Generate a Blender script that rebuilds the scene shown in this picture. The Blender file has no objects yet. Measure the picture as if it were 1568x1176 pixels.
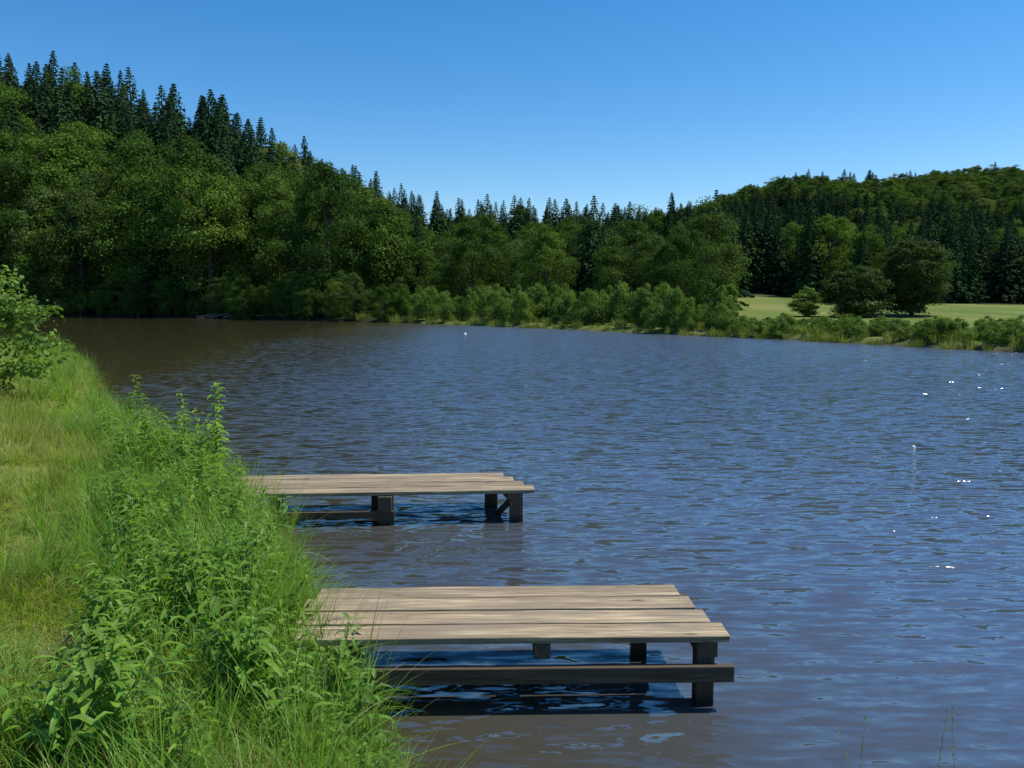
import bpy, math, random
import numpy as np
from mathutils import Vector, Matrix
rng = np.random.default_rng(7)
random.seed(7)
scene = bpy.context.scene
scene.view_settings.view_transform = 'Standard'
scene.view_settings.look = 'None'
scene.view_settings.exposure = 0
def link(o): scene.collection.objects.link(o); return o

# ------------------------------------------------------------ camera
H = 2.45
cam_d = bpy.data.cameras.new('camera'); cam = link(bpy.data.objects.new('camera', cam_d))
cam.location = (0, 0, H)
cam.rotation_euler = (math.radians(90-6.07), 0, 0)
cam_d.sensor_width = 36; cam_d.lens = 28.7
cam_d.clip_start = 0.05; cam_d.clip_end = 6000
scene.camera = cam

# ------------------------------------------------------------ light
SUN_EL, SUN_AZ = math.radians(60), math.radians(80)   # azimuth from +Y towards +X
sv = Vector((math.sin(SUN_AZ)*math.cos(SUN_EL), math.cos(SUN_AZ)*math.cos(SUN_EL), math.sin(SUN_EL)))
w = bpy.data.worlds.new('World'); scene.world = w; w.use_nodes = True
nt = w.node_tree
sky = nt.nodes.new('ShaderNodeTexSky'); sky.sky_type = 'NISHITA'; sky.sun_disc = False
sky.sun_elevation = SUN_EL; sky.sun_rotation = SUN_AZ
sky.altitude = 300; sky.air_density = 1.0; sky.dust_density = 0.3; sky.ozone_density = 3.5
hs = nt.nodes.new('ShaderNodeHueSaturation'); hs.inputs['Saturation'].default_value = 1.36
bg = nt.nodes['Background']; bg.inputs['Strength'].default_value = 0.15
nt.links.new(sky.outputs[0], hs.inputs['Color']); nt.links.new(hs.outputs[0], bg.inputs['Color'])
sl = bpy.data.lights.new('sun', 'SUN'); sl.energy = 5.0; sl.angle = math.radians(0.53); sl.color = (1, 0.96, 0.88)
so = link(bpy.data.objects.new('sun', sl)); so.rotation_euler = (-sv).to_track_quat('-Z', 'Y').to_euler()
so.location = (30, 20, 60)

# ------------------------------------------------------------ node helper
class NT:
    def __init__(s, name):
        s.m = bpy.data.materials.new(name); s.m.use_nodes = True
        s.t = s.m.node_tree; s.b = s.t.nodes['Principled BSDF']; s.out = s.t.nodes['Material Output']
    def n(s, typ, **kw):
        nd = s.t.nodes.new(typ)
        for k, v in kw.items(): setattr(nd, k, v)
        return nd
    def l(s, a, b): s.t.links.new(a, b)
    def setin(s, nd, i, v):
        if isinstance(v, bpy.types.NodeSocket): s.l(v, nd.inputs[i])
        else: nd.inputs[i].default_value = v
    def math(s, op, a, b=0.0, clamp=False):
        nd = s.n('ShaderNodeMath', operation=op); nd.use_clamp = clamp
        s.setin(nd, 0, a); s.setin(nd, 1, b); return nd.outputs[0]
    def noise(s, vec, scale, detail=3, rough=0.5, dist=0.0):
        nd = s.n('ShaderNodeTexNoise'); nd.inputs['Scale'].default_value = scale
        nd.inputs['Detail'].default_value = detail; nd.inputs['Roughness'].default_value = rough
        nd.inputs['Distortion'].default_value = dist
        if vec is not None: s.l(vec, nd.inputs['Vector'])
        return nd
    def mapping(s, vec, scale=(1,1,1), rot=(0,0,0)):
        nd = s.n('ShaderNodeMapping'); nd.inputs['Scale'].default_value = scale; nd.inputs['Rotation'].default_value = rot
        s.l(vec, nd.inputs['Vector']); return nd.outputs[0]
    def mix(s, f, a, b, blend='MIX'):
        nd = s.n('ShaderNodeMixRGB', blend_type=blend)
        s.setin(nd, 0, f)
        for i, v in ((1, a), (2, b)):
            if isinstance(v, tuple): nd.inputs[i].default_value = (*v, 1)
            else: s.l(v, nd.inputs[i])
        return nd.outputs[0]
    def ramp(s, v, stops):
        nd = s.n('ShaderNodeValToRGB'); s.l(v, nd.inputs[0]); e = nd.color_ramp.elements
        while len(e) < len(stops): e.new(0.5)
        for el, (p, c) in zip(e, stops): el.position = p; el.color = (*c, 1)
        return nd.outputs[0]
    def rng(s, v, a, b, c=0.0, d=1.0):
        nd = s.n('ShaderNodeMapRange'); nd.clamp = True
        s.l(v, nd.inputs[0])
        for i, q in zip((1,2,3,4), (a,b,c,d)): nd.inputs[i].default_value = q
        return nd.outputs[0]
    def pos(s): return s.n('ShaderNodeNewGeometry').outputs['Position']

def leaf_material(name, cols, transl=0.35, patch=0.15, patchcol=None, rough=0.5, spec=0.25, tcol=(1.6,1.5,0.6), vr=(.6,1.4)):
    q = NT(name)
    oi = q.n('ShaderNodeObjectInfo').outputs['Random']
    at = q.n('ShaderNodeAttribute', attribute_name='var')
    base = q.ramp(oi, [(i/(len(cols)-1), c) for i, c in enumerate(cols)])
    k = q.rng(at.outputs['Fac'], 0, 1, *vr)
    kk = q.n('ShaderNodeCombineXYZ')
    for i in range(3): q.l(k, kk.inputs[i])
    col = q.mix(1.0, base, kk.outputs[0], 'MULTIPLY')
    if patchcol:
        nz = q.noise(q.pos(), patch, 4, 0.6)
        f = q.rng(nz.outputs[0], 0.48, 0.68, 0, 0.6)
        col = q.mix(f, col, patchcol)
    q.l(col, q.b.inputs['Base Color']); q.b.inputs['Roughness'].default_value = rough
    q.b.inputs['Specular IOR Level'].default_value = spec
    if transl>0:
        tr = q.n('ShaderNodeBsdfTranslucent')
        tc = q.mix(1.0, col, tcol, 'MULTIPLY'); q.l(tc, tr.inputs[0])
        ms = q.n('ShaderNodeMixShader'); ms.inputs[0].default_value = transl
        q.l(q.b.outputs[0], ms.inputs[1]); q.l(tr.outputs[0], ms.inputs[2]); q.l(ms.outputs[0], q.out.inputs[0])
    return q.m

M_dec = leaf_material('deciduous_leaves', [(0.045,0.09,0.018),(0.08,0.145,0.022),(0.12,0.19,0.03),(0.05,0.09,0.024),(0.1,0.165,0.026),(0.05,0.10,0.02),(0.15,0.205,0.05),(0.055,0.10,0.022)], 0.22, spec=.05, rough=.8)
M_con = leaf_material('spruce_needles', [(0.02,0.046,0.017),(0.03,0.064,0.021),(0.046,0.082,0.024)], 0.0, spec=.04, rough=.9)
M_shr = leaf_material('shore_shrub_leaves', [(0.10,0.18,0.03),(0.15,0.235,0.045),(0.10,0.165,0.038)], 0.35, spec=.1, rough=.6)
M_oak = leaf_material('oak_leaves', [(0.056,0.094,0.022),(0.056,0.094,0.022)], 0.22, spec=.08, rough=.7)
M_lawn = leaf_material('lawn_grass', [(0.17,0.275,0.022),(0.23,0.33,0.035),(0.29,0.35,0.06)], 0.45, 0.9, (0.42,0.37,0.15))
M_tall = leaf_material('tall_grass', [(0.10,0.23,0.022),(0.15,0.29,0.03),(0.24,0.33,0.07)], 0.45)
M_dry = leaf_material('dry_grass', [(0.27,0.21,0.10),(0.42,0.35,0.18)], 0.3)
M_herb = leaf_material('herb_leaves', [(0.11,0.24,0.022),(0.155,0.285,0.032),(0.19,0.32,0.04)], 0.42, spec=0.45)
M_reed = leaf_material('reeds', [(0.12,0.19,0.035),(0.155,0.22,0.04),(0.2,0.23,0.07)], 0.35)

def simple(name, c, rough=0.8, var=0.3, scale=8):
    q = NT(name); tc = q.n('ShaderNodeTexCoord').outputs['Object']
    nz = q.noise(tc, scale, 5, 0.65)
    q.l(q.ramp(nz.outputs[0], [(0.3, tuple(v*(1-var) for v in c)), (0.7, tuple(v*(1+var) for v in c))]), q.b.inputs['Base Color'])
    q.b.inputs['Roughness'].default_value = rough; return q.m
M_bark = simple('bark', (0.06,0.048,0.035))
M_flower = simple('yellow_petals', (0.65,0.5,0.05), 0.6, 0.1)
M_white = simple('white_plastic', (0.75,0.75,0.72), 0.4, 0.05)
M_redp = simple('red_plastic', (0.5,0.06,0.04), 0.4, 0.05)
M_log = simple('dead_wood', (0.16,0.13,0.10))

# ------------------------------------------------------------ mesh helpers
class MB:
    """quad-mesh accumulator"""
    def __init__(s): s.V=[]; s.F=[]; s.M=[]; s.C=[]; s.n=0
    def add(s, V, F, mat, C):
        V=np.asarray(V,float); F=np.asarray(F,int)
        s.V.append(V); s.F.append(F+s.n); s.n+=len(V)
        s.M.append(np.full(len(F),mat)); s.C.append(np.broadcast_to(np.asarray(C,float),(len(F),)).copy())
    def build(s, name, mats, smooth=False):
        V=np.concatenate(s.V); F=np.concatenate(s.F); Mi=np.concatenate(s.M); C=np.concatenate(s.C)
        me=bpy.data.meshes.new(name)
        me.vertices.add(len(V)); me.vertices.foreach_set('co',V.ravel())
        me.loops.add(F.size); me.loops.foreach_set('vertex_index',F.ravel().astype(np.int32))
        me.polygons.add(len(F)); me.polygons.foreach_set('loop_start',np.arange(0,F.size,4,dtype=np.int32))
        for m in mats: me.materials.append(m)
        me.polygons.foreach_set('material_index',Mi.astype(np.int32))
        if smooth: me.polygons.foreach_set('use_smooth',np.ones(len(F),bool))
        a=me.attributes.new('var','FLOAT','FACE'); a.data.foreach_set('value',C.astype(np.float32))
        me.update(calc_edges=True); me.validate()
        return bpy.data.objects.new(name,me)
    def tube(s, path, rad, sides, mat, c=0.5):
        path=np.asarray(path,float); k=len(path)
        d=np.gradient(path,axis=0); d/=np.linalg.norm(d,axis=1)[:,None]+1e-9
        ref=np.array([0.3,0.9,0.1]) if abs(d[0][2])>0.7 else np.array([0,0,1.])
        a=np.cross(d,ref); a/=np.linalg.norm(a,axis=1)[:,None]+1e-9; b=np.cross(d,a)
        th=np.linspace(0,2*np.pi,sides,endpoint=False)
        V=(path[:,None,:]+np.asarray(rad)[:,None,None]*(a[:,None,:]*np.cos(th)[None,:,None]+b[:,None,:]*np.sin(th)[None,:,None])).reshape(-1,3)
        i=np.arange(k-1)[:,None]*sides; j=np.arange(sides)[None,:]; j2=(j+1)%sides
        F=np.stack([i+j,i+j2,i+j2+sides,i+j+sides],-1).reshape(-1,4)
        s.add(V,F,mat,c)
    def leaves(s, c, d, nrm, L, W, mat, var):
        """rhombic leaves; c base (N,3), d direction, nrm approx normal"""
        d=d/(np.linalg.norm(d,axis=1)[:,None]+1e-9); side=np.cross(d,nrm); side/=np.linalg.norm(side,axis=1)[:,None]+1e-9
        L=L[:,None]; W=W[:,None]
        V=np.stack([c, c+d*L*0.45+side*W*0.5, c+d*L, c+d*L*0.45-side*W*0.5],1).reshape(-1,3)
        F=np.arange(len(c)*4).reshape(-1,4); s.add(V,F,mat,var)
    def blades(s, base, az, lean, Ln, W, mat, var, seg=4, curl=1.0):
        N=len(base); out=np.stack([np.cos(az),np.sin(az),np.zeros(N)],1); side=np.stack([-np.sin(az),np.cos(az),np.zeros(N)],1)
        rows=[]; p=base.copy(); ang=lean.copy()
        for i in range(seg+1):
            t=i/seg; wd=(W*(1-t**1.6)*0.5+0.0002)[:,None]
            rows.append(np.stack([p-side*wd,p+side*wd],1))
            step=(Ln/seg)[:,None]
            p=p+step*(out*np.sin(ang)[:,None]+np.array([0,0,1.])*np.cos(ang)[:,None])
            ang=ang+curl*(0.12+lean*0.45)*4/seg
        V=np.stack(rows,1).reshape(-1,3)
        o=(np.arange(N)*(seg+1)*2)[:,None,None]; k=(np.arange(seg)*2)[None,:,None]
        F=(o+k+np.array([0,1,3,2])[None,None,:]).reshape(-1,4)
        s.add(V,F,mat,np.repeat(var,seg))

def rand_dir(n):
    v=rng.normal(size=(n,3)); return v/np.linalg.norm(v,axis=1)[:,None]

# ------------------------------------------------------------ tree makers (unit height)
def deciduous(name, nclump=64, per=330, leaf=0.016, rad=0.24, cz=0.52, rz=0.46, mat=M_dec, bare=0.06, crmin=0.055, crmax=0.105, limbs=9, pinch=.55):
    b=MB()
    bend=rng.normal(0,0.015,2)
    zs=np.linspace(0,0.75,8); path=np.stack([bend[0]*np.sin(zs*5),bend[1]*np.sin(zs*4),zs],1)
    b.tube(path,0.018*(1-zs/0.8)+0.002,7,0)
    lobes=rand_dir(9); amp=rng.uniform(-0.3,0.4,9)
    cs=[]
    while len(cs)<nclump:
        d=rand_dir(1)[0]; r=rng.uniform(0.2,1.0)**0.45
        k=1+np.sum(amp*np.clip(lobes@d,0,1)**4)
        p=np.array([d[0]*rad,d[1]*rad,d[2]*rz])*r*k; p[2]+=cz
        if p[2]<bare or p[2]>0.95: continue
        f=1.0 if p[2]<.62 else 1-pinch*(p[2]-.62)/.36
        p[:2]*=f
        cs.append(p)
    cs=np.array(cs)
    for p in cs[:limbs]:
        z0=max(0.08,min(0.65,p[2]-0.15-abs(p[0])*0.5)); s0=np.array([0,0,z0])
        mid=(s0+p)/2+np.array([0,0,-0.02]); b.tube([s0,mid,p],[0.007,0.004,0.001],4,0)
    for p in cs:
        cr=rng.uniform(crmin,crmax)*(1.15 if p[2]<.6 else .85)
        d=rand_dir(per); d[:,2]=np.where(d[:,2]<-0.5,-d[:,2]*0.6,d[:,2])
        r=cr*rng.uniform(0.1,1.25,per)**0.5
        sub=rand_dir(7); lum=np.max(d@sub.T,axis=1)
        r=r*(0.4+0.65*lum)
        st=rng.uniform(.8,1.25,3)
        c=p+d*r[:,None]*st*np.array([1.05,1.05,1.0])
        c+=rng.normal(0,.008,(per,3))
        nr=d+rng.normal(0,0.6,(per,3)); nr[:,2]+=0.3
        dd=np.cross(nr,rand_dir(per)); dd[:,2]-=0.5
        L=leaf*rng.uniform(0.5,1.3,per)
        b.leaves(c,dd,nr,L,L*0.75,1,np.clip(rng.normal(0.5,0.2,per)+rng.normal(0,0.15),0,1))
    return b.build(name,[M_bark,mat])

def spruce(name, wh=34, w=0.17, fill=1.0):
    b=MB(); b.tube([[0,0,0],[0,0,0.5],[0,0,1]],[0.014,0.009,0.001],6,0)
    for i in range(wh):
        t=i/(wh-1); z=0.05+0.94*t**0.95+rng.uniform(-.006,.006)*(1-t)
        L0=w*(1-t)**0.9*rng.uniform(0.88,1.12)+0.006
        nb=max(6,int(9*(1-t)+4)); a0=rng.uniform(0,6.28)
        for j in range(nb):
            a=a0+j*6.283/nb+rng.normal(0,0.25); L=L0*rng.uniform(0.6,1.25); dz=rng.uniform(-.022,.022)*(1-t)
            o=np.array([math.cos(a),math.sin(a),0]); up=0.7*t-0.25
            m=max(7,int(34*fill*L/w)); ts=np.sqrt(rng.uniform(0.03,1,m))
            c=np.array([0,0,z+dz])+o*(ts*L)[:,None]; c[:,2]+=ts*L*up-0.2*(ts**2)*L
            sd=np.cross(o,[0,0,1.]); sg=rng.choice([-1,1],m)
            dd=o[None,:]*0.6*(1-.5*t)+sd[None,:]*(sg*rng.uniform(0.1,0.9,m))[:,None]*(1-.5*t); dd[:,2]-=rng.uniform(0.2,1.5,m)
            nr=o[None,:]*.7+np.tile([0,0,.6],(m,1))+rng.normal(0,0.5,(m,3))
            l=0.038*rng.uniform(0.6,1.3,m)*(0.36+0.72*(1-t))
            b.leaves(c,dd,nr,l,l*0.6,1,np.clip(rng.normal(0.5,0.22,m),0,1))
    return b.build(name,[M_bark,M_con])

def coll(name, objs):
    c=bpy.data.collections.new(name)
    for o in objs: c.objects.link(o)
    return c
C_dec=coll('deciduous_kinds',[deciduous('dec_%d'%i, per=360, leaf=.0145, rad=[.21,.25,.19,.27,.23][i], rz=[.45,.43,.46,.42,.45][i], nclump=[58,66,52,70,62][i]) for i in range(5)])
C_con=coll('spruce_kinds',[spruce('spr_%d'%i, wh=[44,48,40,46][i], w=[.17,.19,.15,.21][i]) for i in range(4)])
C_shr=coll('shrub_kinds',[deciduous('shr_%d'%i,nclump=24,per=200,leaf=0.042,rad=.34,cz=.45,rz=.44,mat=M_shr,bare=0.03,crmin=.10,crmax=.17,limbs=3) for i in range(3)])

# ------------------------------------------------------------ scatter (geometry nodes)
def scatter(name, pts, rot, scl, idx, collection):
    me=bpy.data.meshes.new(name); me.vertices.add(len(pts)); me.vertices.foreach_set('co',np.asarray(pts,float).ravel())
    for nm,ar in (('rot',rot),('scl',scl)):
        a=me.attributes.new(nm,'FLOAT_VECTOR','POINT'); a.data.foreach_set('vector',np.asarray(ar,np.float32).ravel())
    a=me.attributes.new('idx','INT','POINT'); a.data.foreach_set('value',np.asarray(idx,np.int32))
    ob=link(bpy.data.objects.new(name,me))
    ng=bpy.data.node_groups.new(name+'_nodes','GeometryNodeTree')
    ng.interface.new_socket('Geometry',in_out='INPUT',socket_type='NodeSocketGeometry')
    ng.interface.new_socket('Geometry',in_out='OUTPUT',socket_type='NodeSocketGeometry')
    N=ng.nodes; gi=N.new('NodeGroupInput'); go=N.new('NodeGroupOutput')
    ip=N.new('GeometryNodeInstanceOnPoints'); ci=N.new('GeometryNodeCollectionInfo')
    ci.inputs['Collection'].default_value=collection; ci.inputs['Separate Children'].default_value=True; ci.inputs['Reset Children'].default_value=True
    ip.inputs['Pick Instance'].default_value=True
    L=ng.links; L.new(gi.outputs[0],ip.inputs['Points']); L.new(ci.outputs[0],ip.inputs['Instance'])
    for nm,dt,sock in (('rot','FLOAT_VECTOR','Rotation'),('scl','FLOAT_VECTOR','Scale'),('idx','INT','Instance Index')):
        na=N.new('GeometryNodeInputNamedAttribute'); na.data_type=dt; na.inputs['Name'].default_value=nm
        L.new(na.outputs['Attribute'],ip.inputs[sock])
    L.new(ip.outputs[0],go.inputs[0])
    md=ob.modifiers.new('instances','NODES'); md.node_group=ng
    return ob
def zrot(n, tilt=0.0):
    return np.stack([rng.normal(0,tilt,n) if tilt else np.zeros(n),rng.normal(0,tilt,n) if tilt else np.zeros(n),rng.uniform(0,6.283,n)],1)

# ------------------------------------------------------------ terrain
poly=np.array([(22.5,35.8),(29,30),(42,20),(52,2),(36,-9),(14,-3),(5,1.1),(2,2.2),(.6,2.6),(-.3,3.0),(-.75,3.7),(-1.0,4.6),(-1.45,5.8),(-2.15,7.2),(-2.9,8.6),(-3.85,10.2),(-5.2,12.2),(-7.2,15),(-9.4,18.4),(-12,23.3),(-15.3,29.3),(-22,36),(-34,42),(-54,50),(-76,64),(-88,88),(-78,103),(-62,107),(-45,101),(-30,94),(-20,84),(-11.7,79.5),(-4,71),(3.3,63),(9,55),(15.8,47.5)],float)
for _ in range(2):
    nx=np.roll(poly,-1,0); poly=np.stack([poly*.75+nx*.25,poly*.25+nx*.75],1).reshape(-1,2)
def sdist(x,y):
    P=np.stack([x,y],-1).astype(float); best=np.full(x.shape,1e9); ins=np.zeros(x.shape,bool)
    for a,b in zip(poly,np.roll(poly,-1,0)):
        ab=b-a; ap=P-a; t=np.clip((ap@ab)/(ab@ab),0,1)
        best=np.minimum(best,np.sum((ap-t[...,None]*ab)**2,-1))
        c=((a[1]>y)!=(b[1]>y)); 
        if a[1]!=b[1]:
            xi=(b[0]-a[0])*(y-a[1])/(b[1]-a[1])+a[0]; ins^=(c&(x<xi))
    return np.where(ins,-np.sqrt(best),np.sqrt(best))
def ss(v): v=np.clip(v,0,1); return v*v*(3-2*v)
def height(x,y,sd=None):
    if sd is None: sd=sdist(x,y)
    r=np.hypot(x,y); near=1-ss((r-32)/20)
    o=np.maximum(sd,0)
    zn=.42*ss(o/.55)+.38*ss((o-.3)/2.6)+0.02*np.sin(x*2.1+y*.7)*ss(o)+0.015*np.sin(y*3.3-x)*ss(o)
    zf=.3*ss(o/1.2)+1.1*ss(o/85)+0.1*np.sin(x*.13)*np.sin(y*.11+1)*ss(o/10)
    h1=29*np.exp(-(((x+110)/66)**2+((y-190)/72)**2))
    h2=65*np.exp(-(((x-275)/270)**2+((y-530)/205)**2))*ss((y-95)/90)
    h3=5.0*np.exp(-(((x-10)/90)**2+((y-190)/60)**2))*ss((40-(x-y*0.28))/40)
    und=1+0.08*np.sin(x*.021+1)*np.cos(y*.017)+0.05*np.sin(x*.05)
    zf=zf+(h1+h2*und+h3)*ss((o-2)/35)
    z=zn*near+zf*(1-near)
    return np.where(sd<0,-np.minimum(1.6,-sd*.9),z)
n=460; t=np.linspace(-1,1,n); gx=2.2*np.sinh(7.4*t); tt=np.linspace(-1,1,n); gy=5+2.2*np.sinh(7.4*tt)
X,Y=np.meshgrid(gx,gy); SD=sdist(X,Y); Z=height(X,Y,SD)
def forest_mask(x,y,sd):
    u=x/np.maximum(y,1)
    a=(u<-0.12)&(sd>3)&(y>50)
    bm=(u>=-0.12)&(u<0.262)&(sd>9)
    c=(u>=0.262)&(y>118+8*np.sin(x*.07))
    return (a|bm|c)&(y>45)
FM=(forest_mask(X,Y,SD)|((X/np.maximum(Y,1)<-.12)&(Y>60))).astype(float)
b=MB(); idx=np.arange(n*n).reshape(n,n)
F=np.stack([idx[:-1,:-1],idx[:-1,1:],idx[1:,1:],idx[1:,:-1]],-1).reshape(-1,4)
b.add(np.stack([X,Y,Z],-1).reshape(-1,3),F,0,0.5)
q=NT('ground_soil_and_meadow')
p=q.pos(); fa=q.n('ShaderNodeAttribute',attribute_name='forest').outputs['Fac']; sh=q.n('ShaderNodeAttribute',attribute_name='shore').outputs['Fac']
big=q.noise(q.mapping(p,(1,.35,1)),0.12,5,.6).outputs[0]; fine=q.noise(p,2.5,6,.7).outputs[0]; fr=q.noise(q.mapping(p,(1,1,1)),30,3,.7).outputs[0]
mead=q.ramp(big,[(0.35,(0.11,0.16,0.03)),(0.5,(0.17,0.205,0.045)),(0.62,(0.25,0.24,0.08))])
mead=q.mix(q.rng(fine,.35,.65,0,.5),mead,(0.10,0.14,0.03))
mead=q.mix(q.rng(fr,.45,.7,0,.4),mead,(0.07,0.10,0.025))
soil=q.mix(q.rng(fine,.3,.7,0,1),(0.05,0.038,0.022),(0.10,0.08,0.05))
col=q.mix(sh,mead,soil)
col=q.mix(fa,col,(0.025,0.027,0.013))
q.l(col,q.b.inputs['Base Color']); q.b.inputs['Roughness'].default_value=.95; q.b.inputs['Specular IOR Level'].default_value=.1
bp=q.n('ShaderNodeBump'); bp.inputs['Distance'].default_value=.05; q.l(fine,bp.inputs['Height']); q.l(bp.outputs[0],q.b.inputs['Normal'])
g=link(b.build('ground',[q.m],True))
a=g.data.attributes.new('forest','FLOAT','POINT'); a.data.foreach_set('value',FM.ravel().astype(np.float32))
shm=1-ss((SD-.15)/.5); a=g.data.attributes.new('shore','FLOAT','POINT'); a.data.foreach_set('value',shm.ravel().astype(np.float32))

# ------------------------------------------------------------ water
q=NT('lake_water'); p=q.pos()
def slope(sc, rot, k, seedoff, dist=.6, det=2.0):
    m=q.n('ShaderNodeMapping'); m.inputs['Scale'].default_value=sc; m.inputs['Rotation'].default_value=(0,0,rot); m.inputs['Location'].default_value=(seedoff,seedoff*.7,0)
    q.l(p,m.inputs['Vector']); nz=q.noise(m.outputs[0],1.0,det,.5,dist)
    return q.math('MULTIPLY',q.math('SUBTRACT',nz.outputs[0],.5),k)
sep=q.n('ShaderNodeSeparateXYZ'); q.l(p,sep.inputs[0])
calm=q.rng(q.math('ADD',q.math('ADD',sep.outputs[0],q.math('MULTIPLY',sep.outputs[1],.10)),q.math('MULTIPLY',q.noise(p,.06,3).outputs[0],8)),-7,3,0.10,1.0)
gust=q.rng(q.noise(q.mapping(p,(.10,.22,1)),1,3,.6).outputs[0],.3,.7,.8,1.12)
lee=q.rng(q.math('ADD',sep.outputs[1],q.math('MULTIPLY',sep.outputs[0],.8)),4,14,.68,1.0)
amp=q.math('MULTIPLY',q.math('MULTIPLY',calm,gust),lee)
sy=q.math('ADD',q.math('ADD',slope((2.1,9.5,1),.10,2.0,3,.5,1.2),slope((6,24,1),-.2,.9,9)),slope((.5,1.8,1),.25,.4,5))
# ripple normals tilted towards the near bank so that more sky is reflected
sy=q.math('ADD',q.math('MULTIPLY',q.math('MINIMUM',sy,0.0),1.2),q.math('MULTIPLY',q.math('MAXIMUM',sy,0.0),.5))
sx=q.math('ADD',slope((4.5,10.0,1),.6,.5,17),slope((11,20,1),.3,.3,27))
cx=q.n('ShaderNodeCombineXYZ'); q.l(q.math('MULTIPLY',sx,amp),cx.inputs[0]); q.l(q.math('MULTIPLY',sy,amp),cx.inputs[1]); cx.inputs[2].default_value=1
nm=q.n('ShaderNodeVectorMath',operation='NORMALIZE'); q.l(cx.outputs[0],nm.inputs[0]); q.l(nm.outputs[0],q.b.inputs['Normal'])
shal=q.rng(q.math('ADD',sep.outputs[0],q.math('MULTIPLY',q.math('MINIMUM',sep.outputs[1],20),.45)),1.0,6.0,0,1)
q.l(q.mix(q.math('MULTIPLY',shal,calm),(0.052,0.044,0.021),(0.066,0.088,0.128)),q.b.inputs['Base Color'])
rgh=q.math('MULTIPLY',q.rng(sep.outputs[1],6,60,.05,.26),calm)
q.l(q.math('MAXIMUM',rgh,.05),q.b.inputs['Roughness'])
q.l(q.rng(calm,.2,1,1.36,1.75),q.b.inputs['IOR']); q.b.inputs['Specular IOR Level'].default_value=.5
b=MB(); b.add([(-110,-20,0),(70,-20,0),(70,125,0),(-110,125,0)],[(0,1,2,3)],0,.5)
link(b.build('lake_water',[q.m]))

# ------------------------------------------------------------ forests
def grid_pts(x0,x1,y0,y1,s,umin=-1.0):
    xs=np.arange(x0,x1,s); ys=np.arange(y0,y1,s); A,B=np.meshgrid(xs,ys)
    A=A.ravel()+rng.uniform(-.45,.45,A.size)*s; B=B.ravel()+rng.uniform(-.45,.45,B.size)*s
    sd=sdist(A,B); k=forest_mask(A,B,sd); u=A/B
    k&=(u<0.8)&(u>umin)
    A,B,sd=A[k],B[k],sd[k]; return A,B,height(A,B,sd),sd
def place(name, sel, A,B,Zz, hmin,hmax, collection, nk, wide=(0.9,1.2)):
    m=sel.sum(); s=rng.uniform(hmin,hmax,m)if np.isscalar(hmin) else hmin[sel]*rng.uniform(.78,1.2,m); ww=rng.uniform(*wide,m)
    return scatter(name,np.stack([A[sel],B[sel],Zz[sel]-.2],1),zrot(m,.02),np.stack([s*ww,s*ww,s],1),rng.integers(0,nk,m),collection)
A,B,Zz,sd=grid_pts(-160,80,50,205,5.8,-.9)
u=A/B
tall=np.where(u<-.33,20.0,np.where(u<-.12,20.0+(u+.33)/.21*-8.5,11.5))
tall=np.where(u>-.12,9.5+np.clip(sd-11,0,40)*.06,tall)
pcon=np.clip((sd-8)/34,0.12,.85); pcon=np.where(u>-.12,np.clip((sd-20)/32,0.08,.85),pcon)
isc=rng.uniform(0,1,len(A))<pcon
place('hillside_deciduous_trees',~isc,A,B,Zz,tall*.97,None,C_dec,5,(.9,1.3))
place('hillside_spruce_trees',isc,A,B,Zz,tall*1.06,None,C_con,4,(1.05,1.45))
A,B,Zz,sd=grid_pts(-260,620,118,660,9.2,-.15)
k=(B>205)|(A>80); A,B,Zz,sd=A[k],B[k],Zz[k],sd[k]
patch=np.sin(A*.03+1.3)*np.cos(B*.023)+.6*np.sin(A*.011+B*.017)+rng.normal(0,.5,len(A))
isc=patch>np.where(B<200,-.1,.12)
place('distant_deciduous_forest',~isc,A,B,Zz,10,15,C_dec,5,(1.3,1.8))
place('distant_spruce_forest',isc,A,B,Zz,12,18,C_con,4,(1.4,1.8))
def shore_pts(n, s0,s1, umin,umax, y0,y1):
    A=rng.uniform(-75,70,n); B=rng.uniform(y0,y1,n); sd=sdist(A,B); u=A/B
    k=(sd>s0)&(sd<s1)&(u>umin)&(u<umax); return A[k],B[k],sd[k]
A,B,sd=shore_pts(3600,1.0,9,-.16,.30,42,110); Zz=height(A,B,sd); s=rng.uniform(1.2,3.2,len(A))*np.where(A/B>.2,.75,1)
scatter('shoreline_shrubs',np.stack([A,B,Zz-.1],1),zrot(len(A)),np.stack([s*.9,s*.9,s*1.15],1),rng.integers(0,3,len(A)),C_shr)
A,B,sd=shore_pts(6500,.5,7,.24,.9,20,60); Zz=height(A,B,sd); s=rng.uniform(.55,1.35,len(A))
scatter('meadow_edge_bushes',np.stack([A,B,Zz-.1],1),zrot(len(A)),np.stack([s*1.2,s*1.2,s],1),rng.integers(0,3,len(A)),C_shr)
A,B,sd=shore_pts(2000,-.2,4,-1,-.13,60,125); Zz=np.maximum(height(A,B,sd),0); s=rng.uniform(2.0,5.0,len(A))
scatter('cove_edge_bushes',np.stack([A,B,Zz-.3],1),zrot(len(A)),np.stack([s*1.3,s*1.3,s*1.1],1),rng.integers(0,5,len(A)),C_dec)

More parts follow.
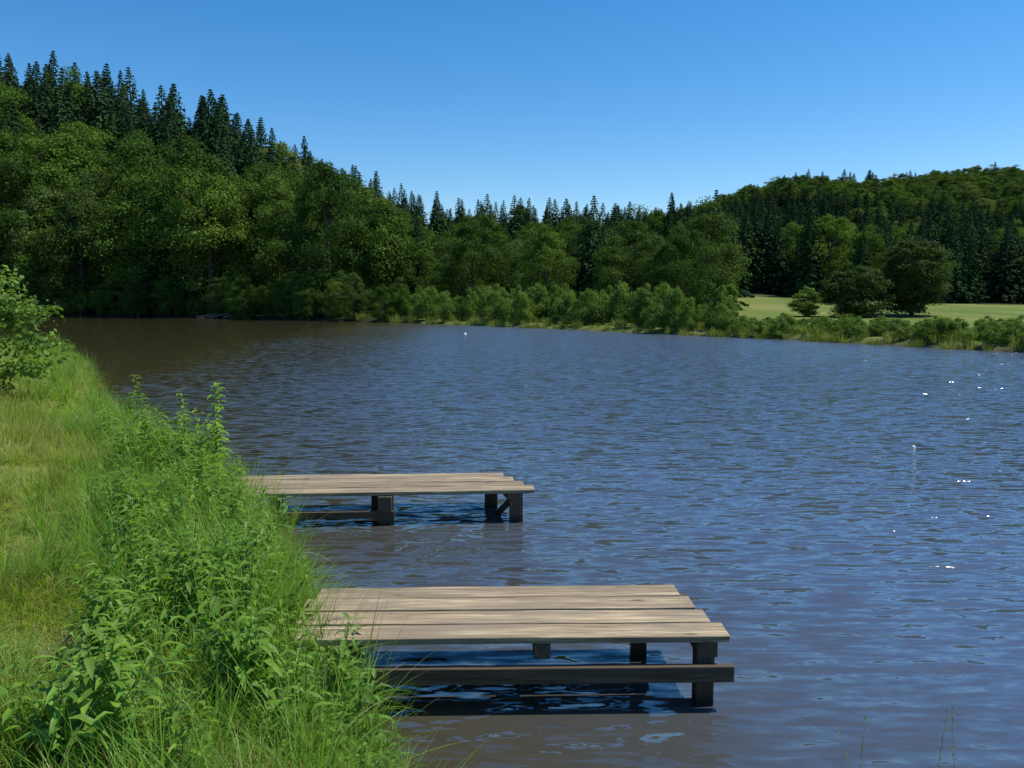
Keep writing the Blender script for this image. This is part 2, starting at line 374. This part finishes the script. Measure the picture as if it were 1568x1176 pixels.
def tree(name, x,y,h,wd,ob):
    ob.name=name; link(ob); z=float(height(np.array([x]),np.array([y]))[0]); ob.location=(x,y,z-.1); ob.scale=(wd,wd,h); ob.rotation_euler=(0,0,random.uniform(0,6)); return ob
tree('oak_tree',36.6,75,7.4,11.0,deciduous('oak',nclump=170,per=360,leaf=.017,rad=.27,cz=.50,rz=.42,mat=M_oak,bare=.06,crmin=.05,crmax=.085,pinch=.1))
tree('ash_tree',31.2,74,5.3,9,deciduous('ash',nclump=90,per=350,leaf=.022,rad=.25,cz=.45,rz=.42,mat=M_oak,bare=.02))
tree('willow_bush',27.2,76,3.0,5.2,deciduous('wb',nclump=50,per=300,leaf=.03,rad=.26,cz=.45,rz=.42,mat=M_shr,bare=.03))
tree('young_birch_tree',16.8,64,3.6,3.6,deciduous('yb',nclump=40,per=250,leaf=.03,rad=.22,cz=.5,rz=.44,mat=M_shr,bare=.06))
tree('young_spruce_tree',9.4,66,3.4,5.5,spruce('ys',30,.2))

# ------------------------------------------------------------ reeds / shoreline grass far side
def tuft(name,n,r,h0,h1,w,lean,mat,seg=4,extra=None,dry=0.0):
    b=MB(); rr=r*np.sqrt(rng.uniform(0,1,n)); aa=rng.uniform(0,6.283,n)
    base=np.stack([rr*np.cos(aa),rr*np.sin(aa),np.full(n,-.02)],1)
    az=aa+rng.normal(0,.9,n); ln=np.abs(rng.normal(0,lean,n))+.04
    L=rng.uniform(h0,h1,n); nd=int(n*dry)
    if nd: b.blades(base[:nd],az[:nd],ln[:nd]*1.5,L[:nd],w*rng.uniform(.6,1.1,nd),1,rng.uniform(0,1,nd),seg)
    b.blades(base[nd:],az[nd:],ln[nd:],L[nd:],w*rng.uniform(.6,1.2,n-nd),0,rng.uniform(0,1,n-nd),seg)
    return b.build(name,[mat,M_dry])
C_reed=coll('reed_kinds',[tuft('reed_%d'%i,60,.5,.5,1.1,.035,.15,M_reed,3) for i in range(3)])
A,B,sd=shore_pts(36000,-.4,4,-.2,.95,20,110); Zz=np.maximum(height(A,B,sd),-.05); kk=rng.uniform(0,1,len(A))<np.where(A/B>.2,.8,.4); A,B,Zz=A[kk],B[kk],Zz[kk]; s=rng.uniform(.45,.9,len(A))*.85
scatter('shore_reeds',np.stack([A,B,Zz],1),zrot(len(A)),np.stack([s,s,s],1),rng.integers(0,3,len(A)),C_reed)

# ------------------------------------------------------------ near bank vegetation
C_lawn=coll('lawn_kinds',[tuft('lawn_%d'%i,80,.14,.06,[.16,.24,.18,.28,.17][i],.0058,[.6,.5,.7,.45,.6][i],M_lawn,3,dry=.10) for i in range(5)])
C_tall=coll('tall_kinds',[tuft('tallg_%d'%i,[44,30,50,36,44][i],[.08,.05,.1,.06,.12][i],.28,[.6,.85,.65,.95,.7][i],.0078,[.3,.22,.4,.28,.5][i],M_tall,7,dry=.07) for i in range(5)])
def herb(name,h,nst=4,flower=False,leafL=.085,lw=.17,lean=.4):
    b=MB()
    for s_ in range(nst):
        hh=h*rng.uniform(.65,1.05); a=rng.uniform(0,6.28); ln=rng.uniform(.05,lean)
        r0=rng.uniform(0,.08); ts=np.linspace(0,1,7)
        path=np.stack([math.cos(a)*(r0+ln*hh*ts**1.6),math.sin(a)*(r0+ln*hh*ts**1.6),hh*ts],1)
        b.tube(path,.0035*(1-ts*.7),4,0,.5)
        nl=int(hh/.04); tl=np.linspace(.12,1,nl)
        c=np.stack([np.interp(tl,ts,path[:,i]) for i in range(3)],1)
        c=np.repeat(c,2,0); m=len(c)
        la=np.repeat(np.arange(nl)*1.57+rng.uniform(0,6),2)+np.tile([0,math.pi],nl)+rng.normal(0,.3,m)
        el=rng.uniform(.2,1.1,m); d=np.stack([np.cos(la)*np.cos(el),np.sin(la)*np.cos(el),np.sin(el)],1)
        L=leafL*rng.uniform(.6,1.25,m)*np.interp(np.repeat(tl,2),[0,.5,1],[.8,1.2,.6])
        var=rng.uniform(0,1,m)
        up=np.tile([0,0,1.],(m,1)); sd_=np.cross(d,up); sd_/=np.linalg.norm(sd_,axis=1)[:,None]+1e-9
        W=(L*lw)[:,None]; LL=L[:,None]; d2=d.copy(); d2[:,2]-=.6; d2/=np.linalg.norm(d2,axis=1)[:,None]; d3=d2.copy(); d3[:,2]-=.4
        p1=c+d*LL*.35; p2=p1+d2*LL*.4; p3=p2+d3*LL*.3; lift=np.array([0,0,1.])*W*.45
        V=np.stack([c,p1+sd_*W+lift,p1,p1-sd_*W+lift,p2+sd_*W*.75+lift*.7,p2,p2-sd_*W*.75+lift*.7,p3],1).reshape(-1,3)
        o=(np.arange(m)*8)[:,None]
        F=np.concatenate([o+np.array([0,1,4,2]),o+np.array([2,4,7,5]),o+np.array([0,2,6,3]),o+np.array([2,5,7,6])],0)
        b.add(V,F,0,np.tile(var,4))
        if flower:
            top=path[-1]; k_=8; dd=rand_dir(k_); dd[:,2]=abs(dd[:,2])
            b.leaves(np.tile(top,(k_,1))+dd*.004,dd,rand_dir(k_),np.full(k_,.014),np.full(k_,.009),1,np.full(k_,.5))
    return b.build(name,[M_herb,M_flower])
C_herb=coll('herb_kinds',[herb('herb_%d'%i,[.42,.55,.36,.62,.5][i],nst=[3,2,4,2,3][i],leafL=[.095,.12,.085,.11,.135][i],lw=[.17,.14,.2,.13,.11][i]) for i in range(5)])
def bank(n,x0,x1,y0,y1,s0,s1):
    A=rng.uniform(x0,x1,n); B=rng.uniform(y0,y1,n); sd=sdist(A,B); k=(sd>s0)&(sd<s1); return A[k],B[k],sd[k]
parts=[]
for (n_,x0,x1,y0,y1,sc) in ((8500,-7,3.5,.6,7,1.0),(6000,-13,-1.5,7,13,1.1),(6000,-26,-3,13,38,1.7)):
    A,B,sd=bank(n_,x0,x1,y0,y1,.05,30); k=(A/B>-1.0)|(B<3); A,B,sd=A[k],B[k],sd[k]
    parts.append(np.stack([A,B,height(A,B,sd),np.full(len(A),sc)],1))
Pp=np.concatenate(parts); s=rng.uniform(.7,1.25,len(Pp))*Pp[:,3]
def clum(x,y,f=1.0): return np.sin(x*1.7*f+y*.6*f+np.sin(y*2.3*f))*np.sin(y*1.1*f-x*.4*f+1.3*np.sin(x*1.9*f))
patchy=.72+.6*clum(Pp[:,0],Pp[:,1])
scatter('lawn_grass',Pp[:,:3],zrot(len(Pp),.1),np.stack([s,s,s*patchy],1),rng.integers(0,5,len(Pp)),C_lawn)
parts=[]
for (n_,x0,x1,y0,y1,w_,sc) in ((4000,-4,3.5,1.2,7,2.0,.95),(2700,-6.5,-2,7,12,1.5,.95),(3400,-20,-4,12,36,2.2,1.0)):
    A,B,sd=bank(n_,x0,x1,y0,y1,-.08,w_); k=rng.uniform(0,1,len(A))<np.clip(1.2-sd/w_+.45*clum(A,B,1.4),.05,1); A,B,sd=A[k],B[k],sd[k]
    k=~((A>-.2)&(B<7)&(rng.uniform(0,1,len(A))<.8)); A,B,sd=A[k],B[k],sd[k]
    parts.append(np.stack([A,B,np.maximum(height(A,B,sd),0),np.full(len(A),sc)*np.clip(1.05-.35*sd/w_,.5,1.1)*np.where((A>-.8)&(B<7),.8,1.0)],1))
Pp=np.concatenate(parts); s=rng.uniform(.5,1.15,len(Pp))*Pp[:,3]
scatter('tall_bank_grass',Pp[:,:3],zrot(len(Pp),.2),np.stack([s,s,s],1),rng.integers(0,5,len(Pp)),C_tall)
parts=[]
for (n_,x0,x1,y0,y1,w_) in ((1600,-4,-.7,3.0,7,1.25),(1200,-6,-2,7,12,1.0),(500,-18,-4,12,30,1.5)):
    A,B,sd=bank(n_,x0,x1,y0,y1,-.02,w_); cl=clum(A+3,B,1.6)+rng.normal(0,.35,len(A)); k=cl>.12; A,B,sd=A[k],B[k],sd[k]
    parts.append(np.stack([A,B,np.maximum(height(A,B,sd),.05)],1))
Pp=np.concatenate(parts); s=rng.uniform(.55,1.25,len(Pp))
scatter('bank_herbs',Pp,zrot(len(Pp),.14),np.stack([s,s,s],1),rng.integers(0,5,len(Pp)),C_herb)
C_fl=coll('flowering_kinds',[herb('flw_%d'%i,.95+.1*i,nst=2,flower=True,leafL=.12,lean=.12) for i in range(3)])
fp=np.array([(-3.32,8.9),(-3.5,8.7),(-3.45,9.2),(-3.8,9.6),(-3.2,8.2),(-4.0,9.0),(-3.0,7.6)]); zz=height(fp[:,0],fp[:,1])
scatter('flowering_ragwort_plants',np.stack([fp[:,0],fp[:,1],zz],1),zrot(len(fp)),np.repeat(np.array([1.45,1.05,1.15,1.0,.8,.95,.7])[:,None],3,1),np.array([0,1,2,0,1,2,0]),C_fl)
C_dry=coll('dry_kinds',[tuft('dryg_%d'%i,60,.1,.2,.5,.005,.8,M_tall,5,dry=.85) for i in range(2)])
A,B,sd=bank(1300,-4,-2.0,7.0,9.2,-.04,.4); zz=np.maximum(height(A,B,sd),.02); kk=rng.uniform(0,1,len(A))<.85; A,B,zz=A[kk],B[kk],zz[kk]
scatter('dry_bank_grass',np.stack([A,B,zz],1),zrot(len(A),.3),np.ones((len(A),3))*.9,rng.integers(0,2,len(A)),C_dry)
b=MB()
for (x,y,hh,a) in ((1.12,2.42,.90,.3),(1.35,2.4,.94,-.3),(1.42,2.3,.96,.9),(1.68,2.3,.94,.2),(1.8,2.25,.92,1.0),(1.95,2.2,.90,.1),(1.2,2.3,.88,2.5),(2.0,2.2,.9,.6)):
    ts=np.linspace(0,1,8); z0=.12
    path=np.stack([x+math.cos(a)*.12*ts**2,y+.25*ts+math.sin(a)*.12*ts**2,z0+hh*ts],1); b.tube(path,.0018*(1-ts*.6),4,0,.7)
    m=26; tq=rng.uniform(.8,1,m); c=np.stack([np.interp(tq,ts,path[:,i]) for i in range(3)],1); d=rand_dir(m)*.5; d[:,2]=1
    b.leaves(c,d,rand_dir(m),np.full(m,.016),np.full(m,.003),0,np.full(m,.9))
link(b.build('seed_grass_stalks',[M_reed]))

sh=deciduous('shrub',nclump=60,per=420,leaf=.028,rad=.36,cz=.5,rz=.45,mat=M_shr,bare=.05,crmin=.08,crmax=.15)
tree('elder_shrub',-10.35,14.6,2.9,3.9,sh)

# ------------------------------------------------------------ docks
def wood(name,c0,c1,c2,streak,grey,lo=.8,hi=1.15,wet=False):
    q=NT(name); tc=q.n('ShaderNodeTexCoord').outputs['Object']; oi=q.n('ShaderNodeObjectInfo').outputs['Random']
    off=q.n('ShaderNodeVectorMath',operation='ADD'); cxx=q.n('ShaderNodeCombineXYZ'); q.l(q.math('MULTIPLY',oi,37),cxx.inputs[0]); q.l(q.math('MULTIPLY',oi,11),cxx.inputs[1]); q.l(tc,off.inputs[0]); q.l(cxx.outputs[0],off.inputs[1]); v=off.outputs[0]
    gr=q.noise(q.mapping(v,(1.2,38,20)),1,5,.65,.4).outputs[0]; gr2=q.noise(q.mapping(v,(3,130,60)),1,3,.6).outputs[0]; bl=q.noise(q.mapping(v,(1.3,7,5)),1,4,.6).outputs[0]
    col=q.ramp(gr,[(.3,c0),(.45,c1),(.65,c2)])
    col=q.mix(q.rng(gr2,.46,.62,0,.7),col,streak)
    col=q.mix(q.rng(bl,.42,.60,0,.75),col,grey)
    kn=q.n('ShaderNodeTexVoronoi'); kn.inputs['Scale'].default_value=1; q.l(q.mapping(v,(2.2,7,7)),kn.inputs['Vector']); col=q.mix(q.rng(kn.outputs['Distance'],.06,.13,.85,0),col,(.10,.06,.035))
    k=q.rng(oi,0,1,lo,hi); kk=q.n('ShaderNodeCombineXYZ'); [q.l(k,kk.inputs[i]) for i in range(3)]
    col=q.mix(1.0,col,kk.outputs[0],'MULTIPLY')
    if wet:
        z=q.n('ShaderNodeSeparateXYZ'); q.l(q.pos(),z.inputs[0]); f=q.rng(q.math('ADD',z.outputs[2],q.math('MULTIPLY',bl,.06)),.06,.14,.75,0)
        col=q.mix(f,col,(.012,.011,.007))
    q.l(col,q.b.inputs['Base Color']); q.b.inputs['Roughness'].default_value=.8; q.b.inputs['Specular IOR Level'].default_value=.2
    bp=q.n('ShaderNodeBump'); bp.inputs['Distance'].default_value=.004; bp.inputs['Strength'].default_value=.8; q.l(gr,bp.inputs['Height']); q.l(bp.outputs[0],q.b.inputs['Normal'])
    return q.m
M_plank=wood('weathered_planks',(.13,.09,.055),(.34,.255,.155),(.56,.45,.285),(.13,.09,.055),(.21,.165,.115))
M_post=wood('old_brown_timber',(.055,.038,.023),(.115,.08,.05),(.17,.12,.077),(.045,.031,.02),(.095,.074,.052),wet=True)
def beam(name,parent,p0,p1,wd,th,mat,segs=1,wob=0.0,bev=.005,up=Vector((0,0,1))):
    p0=Vector(p0);p1=Vector(p1);d=(p1-p0);L=d.length;xd=d.normalized();yd=up.cross(xd).normalized();zd=xd.cross(yd)
    V=[];F=[]
    for i in range(segs+1):
        t=i/segs; wy=random.uniform(-wob,wob); wz=random.uniform(-wob,wob)*.6
        for a,c in ((-1,-1),(1,-1),(1,1),(-1,1)): V.append(((t-.5)*L,a*wd/2+wy*(1 if a>0 else .4),c*th/2+wz))
    for i in range(segs):
        o=i*4
        for j in range(4): F.append((o+j,o+(j+1)%4,o+4+(j+1)%4,o+4+j))
    F.append((3,2,1,0)); e=segs*4; F.append((e,e+1,e+2,e+3))
    me=bpy.data.meshes.new(name); me.from_pydata(V,[],F); me.materials.append(mat); me.update()
    o=link(bpy.data.objects.new(name,me)); o.matrix_world=Matrix(((xd.x,yd.x,zd.x,(p0.x+p1.x)/2),(xd.y,yd.y,zd.y,(p0.y+p1.y)/2),(xd.z,yd.z,zd.z,(p0.z+p1.z)/2),(0,0,0,1)))
    md=o.modifiers.new('bevel','BEVEL'); md.width=bev; md.segments=2; md.limit_method='ANGLE'; md.angle_limit=.8
    o.parent=parent; return o
def dock(nr,rot,zt,lens,ends,width,parts):
    e=link(bpy.data.objects.new('wooden_fishing_dock',None)); e.empty_display_size=.3
    c,s_=math.cos(rot),math.sin(rot)
    def W(lx,ly,z): return (nr[0]+lx*c-ly*s_, nr[1]+lx*s_+ly*c, z)
    pw=width/4
    for i in range(4):
        yy=pw*(i+.5); fan=random.uniform(-.005,.005)
        beam('plank_%d'%(i+1),e,W(-lens[i],yy+fan,zt-.02+random.uniform(-.005,.005)),W(ends[i],yy-fan,zt-.02+random.uniform(-.005,.005)),pw-.016,.04,M_plank,10,.0035)
    for nm,a,b_,wd,th in parts: beam(nm,e,W(*a),W(*b_),wd,th,M_post,1,0,.006,Vector((0,1,0)) if abs(a[2]-b_[2])>.3 and abs(a[0]-b_[0])<.05 else Vector((0,0,1)))
    return e
dock((1.30,4.66),math.radians(1.2),.45,[2.6,2.65,2.65,2.6],[0,-.06,-.10,-.15],.88,[
 ('post_front',(-.14,.08,-1.0),(-.14,.08,.405),.11,.11),
 ('post_back',(-.42,.72,-1.0),(-.42,.72,.405),.10,.10),
 ('side_beam',(-3.0,-.005,.225),(.02,-.005,.225),.05,.10),
 ('cross_beam_end',(-.13,.02,.355),(-.13,.84,.355),.12,.095),
 ('cross_beam_middle',(-1.12,.02,.355),(-1.12,.84,.355),.10,.095),
 ('cross_beam_shore',(-2.25,.02,.355),(-2.25,.84,.355),.10,.095),
 ('side_beam_back',(-3.0,.80,.25),(-.35,.80,.25),.05,.10),
])
dock((.25,8.72),math.radians(3.6),.36,[3.5,3.6,3.7,3.8],[0,-.1,-.2,-.3],.93,[
 ('post_front',(-.20,.10,-1.0),(-.20,.10,.315),.15,.15),
 ('post_back',(-.45,.72,-1.0),(-.45,.72,.315),.15,.15),
 ('cross_beam_end',(-.24,.02,.285),(-.38,.88,.285),.12,.065),
 ('brace',(-.40,.30,.02),(-.22,.12,.26),.06,.06),
 ('post_middle',(-1.62,.05,-1.0),(-1.62,.05,.315),.15,.15),
 ('post_middle_back',(-1.75,.5,-1.0),(-1.75,.5,.315),.13,.13),
 ('side_beam',(-2.9,.0,.12),(-1.52,.0,.12),.06,.08),
 ('post_shore',(-2.8,.1,-.6),(-2.8,.1,.315),.12,.12),
])

# ------------------------------------------------------------ small things
def lathe(name,prof,mats,loc):
    b=MB()
    for i in range(len(prof)-1):
        (r0,z0,m0),(r1,z1,_)=prof[i],prof[i+1]; th=np.linspace(0,6.2832,17)[:-1]
        V=np.concatenate([np.stack([r*np.cos(th),r*np.sin(th),np.full(16,z)],1) for r,z in ((r0,z0),(r1,z1))]); j=np.arange(16)
        b.add(V,np.stack([j,(j+1)%16,(j+1)%16+16,j+16],1),m0,.5)
    o=link(b.build(name,mats,True)); o.location=loc; return o
def sph(r): return [(max(.001,r*math.sin(a)),-r*math.cos(a),0) for a in np.linspace(0,math.pi,9)]
lathe('floating_buoy',sph(.035)+[(.010,.035,0),(.008,.045,1),(.001,.047,1)],[M_white,M_redp],(6.58,13.2,.0))
lathe('floating_buoy',sph(.11)+[(.03,.11,0),(.03,.13,0),(.001,.135,0)],[M_white,M_redp],(-3.1,54,.0))
b=MB()
for i in range(7):
    x=-37+i*1.7; a=rng.uniform(-.4,.4); L=rng.uniform(1.5,3.5); y=97.0-.3*i
    b.tube([[x,y-1,.1],[x+L*.5,y-1-L*a*.5,.35],[x+L,y-1-L*a,.2+rng.uniform(0,.5)]],[.13,.1,.05],6,0,.5)
link(b.build('fallen_logs',[M_log]))
